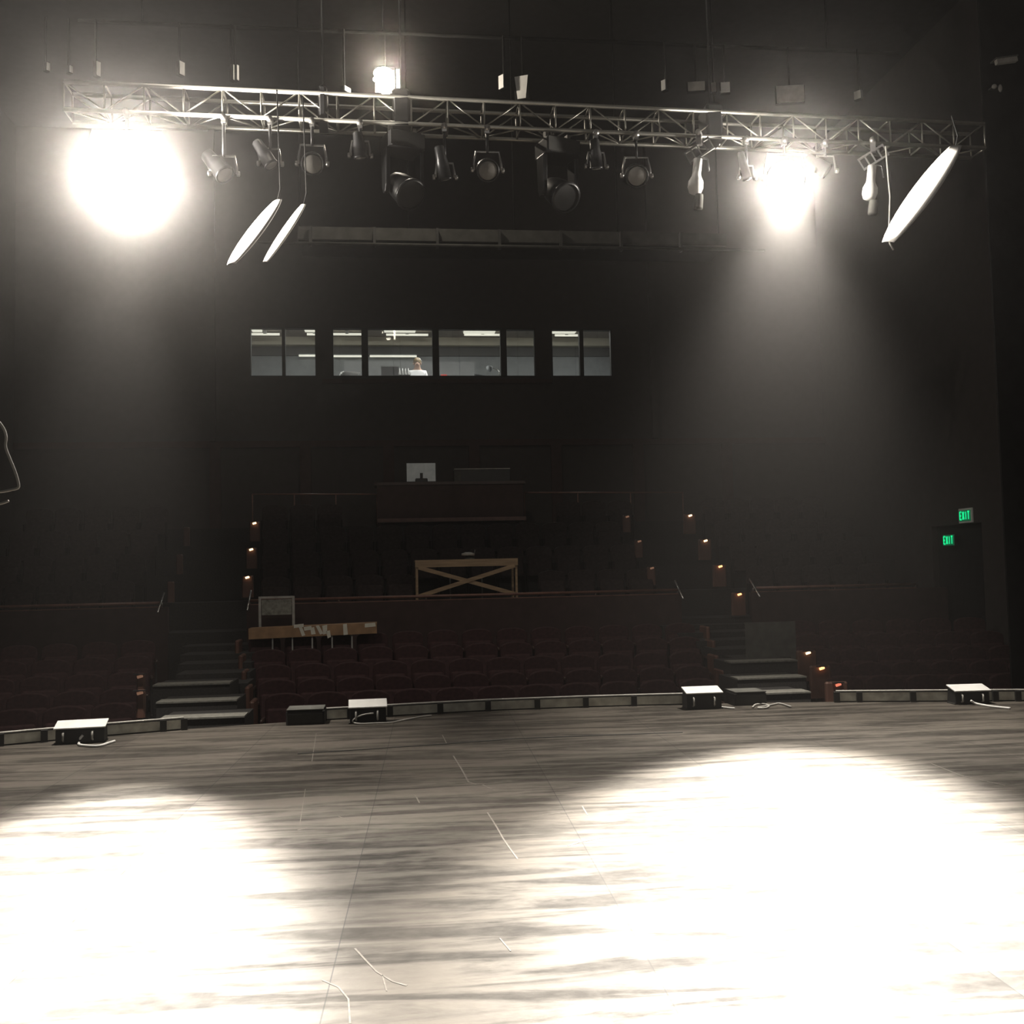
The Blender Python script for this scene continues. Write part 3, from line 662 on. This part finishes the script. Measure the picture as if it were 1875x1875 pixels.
# ------------------------------------------------------------------ lighting truss
TA = math.atan(.03)                                    # hangs a touch askew
zT = 6.81; TX0, TX1 = -3.35, 7.2; TW = .30; TH = .30
def trY(x): return 11.15 + (x - 1.4) * .03
t = thing('lighting_truss', 'long silvery box truss hanging across above the stage edge', 'truss', (0, 0, 0))
for dy in (0, TW):
    for dz in (0, -TH):
        MB().tube([(TX0, trY(TX0) + dy, zT + dz), (TX1, trY(TX1) + dy, zT + dz)], .024, 10).build('chord', K['alu'], t)
NB = 26; st = (TX1 - TX0) / NB
for i in range(NB + 1):
    x = TX0 + st * i; y = trY(x)
    for dy in (0, TW): MB().tube([(x, y + dy, zT), (x, y + dy, zT - TH)], .011, 6).build('upright', K['alu'], t)
    for dz in (0, -TH): MB().tube([(x, y, zT + dz), (x, y + TW, zT + dz)], .011, 6).build('cross_brace', K['alu'], t)
    if i < NB:
        x2 = x + st; y2 = trY(x2); s = i % 2
        for dy in (0, TW): MB().tube([(x, y + dy, zT - (TH if s else 0)), (x2, y2 + dy, zT - (0 if s else TH))], .009, 6).build('diagonal_brace', K['alu'], t)
        MB().tube([(x, y + (TW if s else 0), zT - TH), (x2, y2 + (0 if s else TW), zT - TH)], .009, 6).build('diagonal_brace', K['alu'], t)
# chain hoists holding the truss
for px, lab in [(735, 'dark chain hoist on the truss beside the bright work lamp'), (1312, 'dark chain hoist on the truss near the smaller lit lamp'), (591, 'slim dark hoist on the truss above the first round unlit lamp')]:
    x = at(px, 210, Y=11.15).x; y = trY(x); w = .10 if px != 591 else .05
    t = thing('chain_hoist', lab, 'chain hoist', (x, y + .15, zT), 0, 'chain hoists on the truss')
    MB().bbox((-w, -.17, -TH - .02), (w, .17, .10), .03).build('body', K['black'], t); MB().tube([(0, 0, .1), (0, 0, 4.69)], .012, 6).build('chain', K['matt'], t)

zBot = zT - TH - .03
def par(px, py, label, r=.12, L=.26, aim=(-.0, -.8, -.55), lens='lensdim', yoke=1, dy=0, group='unlit spotlights under the truss', name='stage_spotlight', bodym='blackm', barn=False):
    x = at(px, py, Y=11.15 + dy).x; p = at(px, py, Y=trY(x) + dy); x = p.x
    t = thing(name, label, 'spotlight', (x, trY(x) + dy, zBot), 0, group)
    d = V(aim).normalized(); c = V((0, 0, p.z - zBot)); mt = M.Translation(c) @ aimM(d)
    MB().lathe([(r*.55, -L), (r*.75, -L*.95), (r*.85, -L*.6), (r, -L*.45), (r, -.0), (r*1.08, .0), (r*1.08, .03), (r*.95, .03), (r*.95, 0.012)], 24, mt, cap=True).build('body', K[bodym], t); bd = [c_ for c_ in t.children if c_.name.startswith('body')][0]
    MB().lathe([(0.001, .012), (r*.93, .014), (r*.8, .028), (.001, .036)], 24, mt, cap=False).build('lens', K[lens], bd)
    w = r + .035; top = min(-.05, c.z + r + .09)
    yk = MB().tube([(-w, 0, c.z - .0), (-w, 0, c.z + r*.6), (-w*.85, 0, top), (w*.85, 0, top), (w, 0, c.z + r*.6), (w, 0, c.z)], .014, 6).build('yoke', K['steel'], t)
    MB().tube([(0, 0, top - .01), (0, 0, 0)], .018, 8).build('drop_pipe', K['blackm'], t)
    MB().box((-.025, -.03, -.05), (.025, .03, .0)).tube([(0, -.045, .01), (0, .045, .01)], .035, 8).build('clamp', K['steel'], t)
    for s in (-1, 1): MB().lathe([(.03, 0), (.03, .03), (.02, .035)], 10, T(s*w, 0, c.z) @ RY(s*PI/2)).build('knob', K['steel'], yk)
    if barn:
        for s in (-1, 1): MB().box((-r*.9, -.004, 0), (r*.9, .004, r*1.1), mt @ T(0, s*r*1.08, .03) @ RX(-s*.7)).build('barn_door', K['blackm'], t)
    return t, c, d
tc_ = CAM + V((0, 0, -.0))
R1, R2 = .38, .21
t1, c1, d1 = par(232, 320, 'largest glaring white lamp, under the truss on its blown-out end', R1, .34, (.22, -.85, -.42), 'lampE', dy=-.02, group='lit stage lamps', name='flood_spotlight')
t2, c2, d2 = par(1438, 328, 'smaller glaring lit lamp under the truss, towards the exit sign side', R2, .30, (-.22, -.85, -.42), 'lampE', dy=-.02, group='lit stage lamps', name='flood_spotlight')
par(572, 300, 'round unlit spotlight nearest the largest lamp under the truss', .115, .3, (.1, -.85, -.45))
par(893, 312, 'middle round unlit spotlight with grey lens, between the two moving heads', .118, .3, (.0, -.85, -.45))
par(1166, 322, 'round unlit spotlight with pale grey lens nearest the smaller lit lamp', .122, .3, (-.1, -.85, -.45))
par(410, 318, 'dark spotlight with curved yoke beside the largest lamp', .10, .34, (.55, -.3, -.7), 'lensdim')
par(495, 300, 'dark narrow spotlight between the largest lamp and the first round lens', .075, .30, (.5, -.1, -.85))
par(815, 325, 'dark slim spotlight just left of the middle round lens', .07, .34, (.2, .3, -.9))
par(1092, 305, 'dark slim spotlight between the second moving head and the pale round lens', .07, .30, (.1, .25, -.9))
par(1368, 325, 'slim dark spotlight close beside the smaller lit lamp', .05, .30, (.3, .2, -.9))
par(1512, 312, 'spotlight with pale yoke on the far side of the smaller lit lamp', .085, .28, (.6, -.2, -.5))
par(660, 285, 'short dark spotlight beside the chain hoist and work lamp', .07, .25, (.1, .2, -.9))

def moving(px, py, label, rot, aim):
    x = at(px, py, Y=11.15).x; p = at(px, py, Y=trY(x) + .1); x = p.x
    t = thing('moving_head_spotlight', label, 'moving head light', (x, trY(x) + .1, zBot), rot, 'moving head lights under the truss')
    cz = p.z - zBot
    for s in (-1, 1): MB().box((s*.14 - .02, -.03, -.07), (s*.14 + .02, .03, .03)).build('clamp', K['steel'], t)
    MB().bbox((-.21, -.17, -.26), (.21, .17, -.07), .03, T(0, 0, 0)).build('base', K['black'], t)
    MB().box((-.20, -.176, -.25), (.20, -.17, -.09)).build('control_panel', K['bracket'], t)
    for s in (-1, 1):
        MB().prism([(-.08, 0), (.08, 0), (.07, cz + .34), (.045, cz + .26), (-.045, cz + .26), (-.07, cz + .34)] if False else [(-.09, -.26), (.09, -.26), (.07, cz), (.035, cz - .08), (-.035, cz - .08), (-.07, cz)], -.025, .025,
                   T(s*.20, 0, 0) @ M(((0,0,1,0),(1,0,0,0),(0,1,0,0),(0,0,0,1)))).build('yoke_arm', K['blackm'], t, bevel=.01)
    mt = T(0, 0, cz) @ aimM(aim)
    MB().lathe([(.06, -.22), (.11, -.19), (.145, -.08), (.16, .05), (.165, .16), (.15, .18)], 24, mt).build('head', K['black'], t); hd = [c_ for c_ in t.children if c_.name.startswith('head')][0]
    MB().lathe([(.165, .16), (.18, .165), (.18, .195), (.155, .2)], 24, mt, cap=False).build('lens_ring', K['blackm'], hd)
    MB().lathe([(.001, .19), (.15, .185)], 24, mt, cap=False).build('lens', K['black'], hd)
moving(738, 345, 'dark moving head light hanging beneath the hoist by the work lamp', .35, (.2, -.75, -.62))
moving(1022, 352, 'dark moving head light with bright yoke edges between two round lenses', .35, (.1, -.8, -.6))

def ladder(px, py, label):
    x = at(px, py, Y=11.15).x; p = at(px, py, Y=trY(x)); x = p.x
    t = thing('scroller_lamp', label, 'spotlight', (x, trY(x) - .05, zBot), -.5, 'lamps under ladder frames')
    cz = p.z - zBot
    m = T(0, 0, -.16) @ RZ(.0) @ RY(-.45)
    mb = MB()
    for s in (-.07, .07): mb.box((-.16, -.012, s - .012), (.16, .012, s + .012), m)
    for k in range(5): mb.box((-.16 + k*.076, -.01, -.07), (-.145 + k*.076, .01, .07), m)
    mb.build('ladder_frame', K['steel'], t)
    MB().box((-.03, -.03, -.1), (.03, .03, .03)).tube([(0, -.05, .04), (0, .05, .04)], .035, 8).build('clamp', K['steel'], t)
    mt = T(-.02, 0, -.26) @ RY(.12)
    MB().lathe([(.05, 0), (.05, -.16), (.055, -.2), (.085, -.26), (.09, -.33), (.07, -.39), (.03, -.41)], 20, mt).build('body', K['white'], t)
    MB().lathe([(.045, -.41), (.05, -.43), (.055, -.56), (.05, -.58)], 16, mt @ T(.05, 0, 0)).build('tail', K['greyp'], t)
    MB().tube([(-.02, .0, -.24), (.09, 0, -.28), (.1, 0, -.42)], .012, 6).build('bracket', K['blackm'], t)
ladder(1280, 330, 'pale bulbous lamp under a ladder frame, between pale round lens and smaller lit lamp')
ladder(1598, 340, 'pale bulbous lamp under a ladder frame, next to the long slanting reflector')

# slanting reflector flags
def flag(pts, Y, wd, label, rz, dY=0, k='white', name='reflector_flag'):
    (xa, ya), (xb, yb_) = pts
    a, b = at(xa, ya, Y=Y), at(xb, yb_, Y=Y + dY); ax = (b - a); Ln = ax.length; ax.normalize()
    side = V((math.cos(rz), math.sin(rz), 0)); side = (side - ax * side.dot(ax)).normalized(); nr = ax.cross(side)
    n = 14; vs = []; fs = []
    for i in range(n + 1):
        u = i / n; wv = wd * (math.sin(PI * (.06 + .88 * u)) ** .5)
        for j in range(7):
            q = j / 6 - .5; vs.append(ax * Ln * u + side * wv * q + nr * (.07 * wv * (1 - 4*q*q)))
    for i in range(n):
        for j in range(6): fs.append((i*7+j, i*7+j+1, i*7+8+j, i*7+7+j))
    t = thing(name, label, 'reflector', a, 0)
    o = MB().add(vs, fs, True).build('leaf', K[k], t); sm = o.modifiers.new('s', 'SOLIDIFY'); sm.thickness = .006
    MB().tube([vs[j] for j in range(3, len(vs), 7)], .006, 6).build('spine', K['matt'], t)
    MB().tube([V((0, 0, 0)), V((.03, 0, .12)), V((0, .05, zBot - a.z))], .008, 6).build('hanging_rod', K['matt'], t)
K['flag'] = mat('white_reflector_cloth', (.85, .84, .80), .35, var=.06)
flag([(508, 368), (424, 484)], 10.3, .36, 'dazzling white slanting reflector beside the largest lamp', -.8, -.25, 'flag')
flag([(556, 375), (486, 480)], 10.45, .2, 'dimmer grey-white slanting reflector behind the dazzling one', -.8, -.1, 'cable')
flag([(1750, 268), (1626, 444)], 10.4, .32, 'long slanting white reflector hanging beyond the smaller lit lamp', -.8, -.25, 'flag')
pts = [at(x, y, Y=11.0) for x, y in [(1622, 268), (1627, 330), (1630, 360), (1628, 420), (1629, 445), (1636, 458)]]
tag(MB().tube(pts, .012, 6).build('hanging_cable', K['cable'], None, loc=pts[0]), 'thin vertical cable hanging from the truss to the long slanting reflector tip', 'cable')
# dark cable loop at the near edge of the frame
Yl = 4.2
cable([(-30,760,Yl), (-8,768,Yl), (6,784,Yl), (11,800,Yl), (10,818,Yl), (18,840,Yl), (27,862,Yl), (33,882,Yl), (33,893,Yl), (20,897,Yl), (-2,901,Yl), (-40,905,Yl)], .0055, 'thin grey cable loop hanging at the edge of view beneath the largest lamp', 'cable', nm='hanging_cable')
cable([(-40,930,Yl), (-12,925,Yl), (6,921,Yl), (16,917,Yl)], .005, 'short grey cable end just under the hanging cable loop', 'cable', nm='hanging_cable')

# ------------------------------------------------------------------ catwalk and front-of-house fixtures
Yc = 16.0
a, b = at(545, 412, Y=Yc), at(1330, 430, Y=Yc); 
t = thing('catwalk', 'dim grey catwalk bridge crossing below the truss and above the booth windows', 'catwalk', (0, Yc, 0))
xa, xb = a.x, b.x; z1 = (a.z + b.z) / 2; z0 = z1 - .20
MB().box((xa, 0, z0), (xb, .06, z1)).build('fascia', K['catw'], t); MB().box((xa, .06, z0), (xb, .9, z0 + .06)).build('deck', K['matt'], t)
MB().tube([(xa - .6, -.1, z0 - .10), (xb + .6, -.1, z0 - .10)], .025, 8).build('lighting_pipe', K['catw'], t)
for k in range(7): x = xa + (xb - xa) * (k + .2) / 7; MB().box((x - .02, -.1, z0 - .13), (x + .02, -.0, z1 - .02)).build('pipe_bracket', K['bracket'], t)
Yf = 15.0
zp = at(900, 62, Y=Yf).z
for k in range(5): x = xa + (xb - xa) * k / 4; MB().tube([(x, .4, z0 + .05), (x, .4, 11.44)], .012, 6).build('suspension_rod', K['matt'], t)
t = thing('lighting_pipe', 'dark overhead pipe behind the truss carrying the work lamp', 'pipe', (0, Yf + .1, 0))
MB().tube([(-4.4, 0, zp), (8.2, 0, zp)], .03, 8).build('bar', K['matt'], t)
for x in (-3.5, 0, 3.5, 7): MB().tube([(x, 0, zp), (x, 0, 11.5)], .012, 6).build('hanger', K['matt'], t)
p = at(706, 150, Y=Yf)
t = thing('work_lamp', 'bright irregular work lamp just above the truss beside the dark hoist', 'work lamp', (p.x, Yf, p.z), 0)
MB().prism([(-.16, -.16), (.14, -.16), (.14, .24), (-.16, .24)], .02, .2, M(((1,0,0,0),(0,0,1,0),(0,1,0,0),(0,0,0,1)))).build('housing', K['blackm'], t)
MB().ball((-.03, 0, .13), (.15, .04, .10)).build('bulb', K['workE'], t); MB().ball((0, 0, -.06), (.10, .04, .15)).build('bulb', K['workE'], t)
MB().ball((-.11, -.01, .03), (.08, .03, .05)).build('bulb', K['workE'], t)
MB().box((.16, -.04, -.18), (.215, .01, .18)).build('side_reflector', K['workE'], t); MB().box((-.008, .09, .2), (.008, .105, zp - p.z)).build('hanger', K['matt'], t)
work_p = V((p.x, Yf - .35, p.z))
def plate(px, py, w, h, label, rz, m='white', taper=1.0, Y=Yf):
    p = at(px, py, Y=Y); W = w * Y / F / max(.3, math.cos(rz)); H = h * Y / F
    t = thing('pipe_fixture', label, 'fixture', (p.x, Y, p.z), rz, 'fixtures on the overhead pipe')
    MB().prism([(-W/2*taper, -H/2), (W/2*taper, -H/2), (W/2, H/2), (-W/2, H/2)], -.01, 0, M(((1,0,0,0),(0,0,1,0),(0,1,0,0),(0,0,0,1)))).build('front_plate', K[m], t)
    MB().bbox((-W/2 - .01, .0, -H/2 - .01), (W/2 + .01, .07, H/2 + .01), .01).build('body', K['matt'], t)
    if zp - p.z - H/2 > .02: MB().box((-.012, .045, H/2 + .005), (.012, .07, zp - p.z)).build('hanger', K['matt'], t)
S = .9
plate(180, 126, 5, 26, 'faint thin upright fixture plate above the blown-out end of the truss', S)
plate(88, 122, 4, 14, 'faintest fixture plate of the pipe, at its very end beneath the grey glare', S)
plate(130, 127, 4, 12, 'second faint small fixture plate from the glare end of the pipe', S)
plate(333, 125, 7, 24, 'single bright thin fixture plate above the largest lamp', S)
plate(429, 133, 4, 28, 'bright thin fixture plate, first of a close pair between largest lamp and work lamp', S)
plate(435, 133, 3, 28, 'bright thin fixture plate, second of the close pair, nearer the work lamp', S)
plate(636, 164, 10, 9, 'small bright knob fixture just before the work lamp above the truss', S)
plate(918, 150, 8, 26, 'bright thin fixture plate beside the white tapered plate', -S)
plate(955, 160, 24, 44, 'white tapered fixture plate standing brightly above the middle of the truss', -.4, taper=.62)
plate(1215, 156, 6, 20, 'lone dull thin fixture plate between tapered plate and grey boxes', -S)
plate(1275, 158, 32, 18, 'dim grey wide fixture plate, first of three grey boxes', -.2, 'cable')
plate(1307, 160, 9, 18, 'dim grey narrow fixture plate, between two wider grey boxes', -.2, 'cable')
plate(1328, 160, 17, 20, 'grey square fixture plate, brightest of three grey boxes', -.2)
plate(1447, 172, 52, 34, 'large dull grey fixture plate above the smaller lit lamp', -.2, 'cable')
plate(1570, 174, 8, 16, 'small dull fixture plate between large grey plate and truss end', -S)
p = at(1838, 115, Y=11.85)
t = thing('wall_fixture', 'pale slanted bar fixture on the dark column above the truss end', 'fixture', (p.x, 11.8, p.z))
MB().box((-.14, -.03, -.03), (.14, .03, .03), RY(-.16)).build('tube_cover', K['cable'], t); MB().box((-.15, -.04, .03), (.15, .1, .045), RY(-.16)).build('bracket', K['greyp'], t)
p = at(1823, 162, Y=11.85)
t = thing('wall_fixture', 'small twin-knob fixture below the slanted bar on the dark column', 'fixture', (p.x, 11.8, p.z))
MB().ball((-.05, 0, 0), .03).build('knob', K['cable'], t); MB().ball((.03, 0, -.02), (.025, .02, .05)).build('knob', K['cable'], t); MB().box((-.07, .0, -.01), (.06, .1, .01)).build('bracket', K['bracket'], t)

# ------------------------------------------------------------------ lights
def light(kind, name, loc, power, col, size=.1, aim=None, spot=None, blend=1):
    l = bpy.data.lights.new(name, kind); l.energy = power; l.color = col
    o = bpy.data.objects.new(name, l); C.objects.link(o); o.location = loc
    if kind in ('POINT', 'SPOT'): l.shadow_soft_size = size
    if kind == 'AREA': l.shape = 'SQUARE'; l.size = size
    if spot: l.spot_size = math.radians(spot); l.spot_blend = blend
    if aim is not None: o.rotation_euler = (V(aim) - V(loc)).to_track_quat('-Z', 'Y').to_euler()
    return o
WARM = (1, .92, .81)
P1 = V(t1.location) + c1 + d1 * .16; P2 = V(t2.location) + c2 + d2 * .16
A1, A2 = at(180, 1610, Z=0), at(1440, 1545, Z=0)
light('SPOT', 'flood_beam', P1, 4600, WARM, .12, aim=(P1.x + 1, 0, 11), spot=176, blend=.2)
for q, e in ((P1, 1500), (P2, 1900)): light('SPOT', 'flood_beam', q, e, WARM, .10, aim=q + V((-.1, -.5, -5.8)), spot=64, blend=.8)
o = light('SPOT', 'flood_beam', P1, 20000, WARM, .12, aim=A1, spot=37, blend=.75); o.scale = (.44, 1, 1)     # oval beam
light('SPOT', 'flood_beam', P2, 1200, WARM, .10, aim=(P2.x - 1, 0, 7.5), spot=176, blend=.2)
o = light('SPOT', 'flood_beam', P2, 32000, WARM, .10, aim=A2, spot=43, blend=.75); o.scale = (.54, 1, 1)
light('SPOT', 'flood_beam', P2, 500, WARM, .10, aim=A2 + V((0, 1.5, 0)), spot=80, blend=1)
light('POINT', 'flood_spill', P1 + d1 * .05, 260, WARM, .12)
light('POINT', 'flood_spill', P2 + d2 * .05, 160, WARM, .10)
light('POINT', 'work_glow', work_p, 160, (1, .88, .72), .06)
light('AREA', 'ambient_fill_light', (1, -2, 8.5), 55, (1, .95, .9), 6, aim=(1.4, 18, 1))  # unseen fill added behind the camera to lift the dark house
for k in range(3): light('AREA', 'booth_light', (BX0 + (BX1 - BX0) * (k + .5) / 3, 23.75, BZ1 - .15), 45, (1, .97, .9), .8, aim=(BX0 + (BX1 - BX0) * (k + .5) / 3, 24.6, 0))

# ------------------------------------------------------------------ world: black surround and thin haze added for lamp glare and veil
w = bpy.data.worlds.new('world'); bpy.context.scene.world = w; w.use_nodes = True
nt = w.node_tree; nt.nodes['Background'].inputs['Color'].default_value = (0, 0, 0, 1)
v1 = nt.nodes.new('ShaderNodeVolumeScatter'); v1.inputs['Density'].default_value = .00024; v1.inputs['Anisotropy'].default_value = .2
v2 = nt.nodes.new('ShaderNodeVolumeScatter'); v2.inputs['Density'].default_value = .0020; v2.inputs['Anisotropy'].default_value = .972
for q in (v1, v2): q.inputs['Color'].default_value = (1, .97, .96, 1)
ad = nt.nodes.new('ShaderNodeAddShader'); nt.links.new(v1.outputs[0], ad.inputs[0]); nt.links.new(v2.outputs[0], ad.inputs[1])
nt.links.new(ad.outputs[0], nt.nodes['World Output'].inputs['Volume'])

# ------------------------------------------------------------------ camera and view
cd = bpy.data.cameras.new('camera'); co = bpy.data.objects.new('camera', cd); C.objects.link(co)
cd.sensor_width = 36; cd.lens = 36 * F / 1875; cd.clip_end = 200; cd.clip_start = .05
m = M.Identity(4)
for i in range(3): m[i][0] = RT[i]; m[i][1] = UP[i]; m[i][2] = -FW[i]; m[i][3] = CAM[i]
co.matrix_world = m
sc = bpy.context.scene; sc.camera = co
sc.view_settings.view_transform = 'Standard'; sc.view_settings.look = 'None'; sc.view_settings.exposure = 0; sc.view_settings.gamma = 1; sc.view_settings.use_curve_mapping = False

cy = sc.cycles; cy.max_bounces = 6; cy.diffuse_bounces = 2; cy.glossy_bounces = 2; cy.transparent_max_bounces = 6; cy.volume_bounces = 0
cy.adaptive_threshold = .035
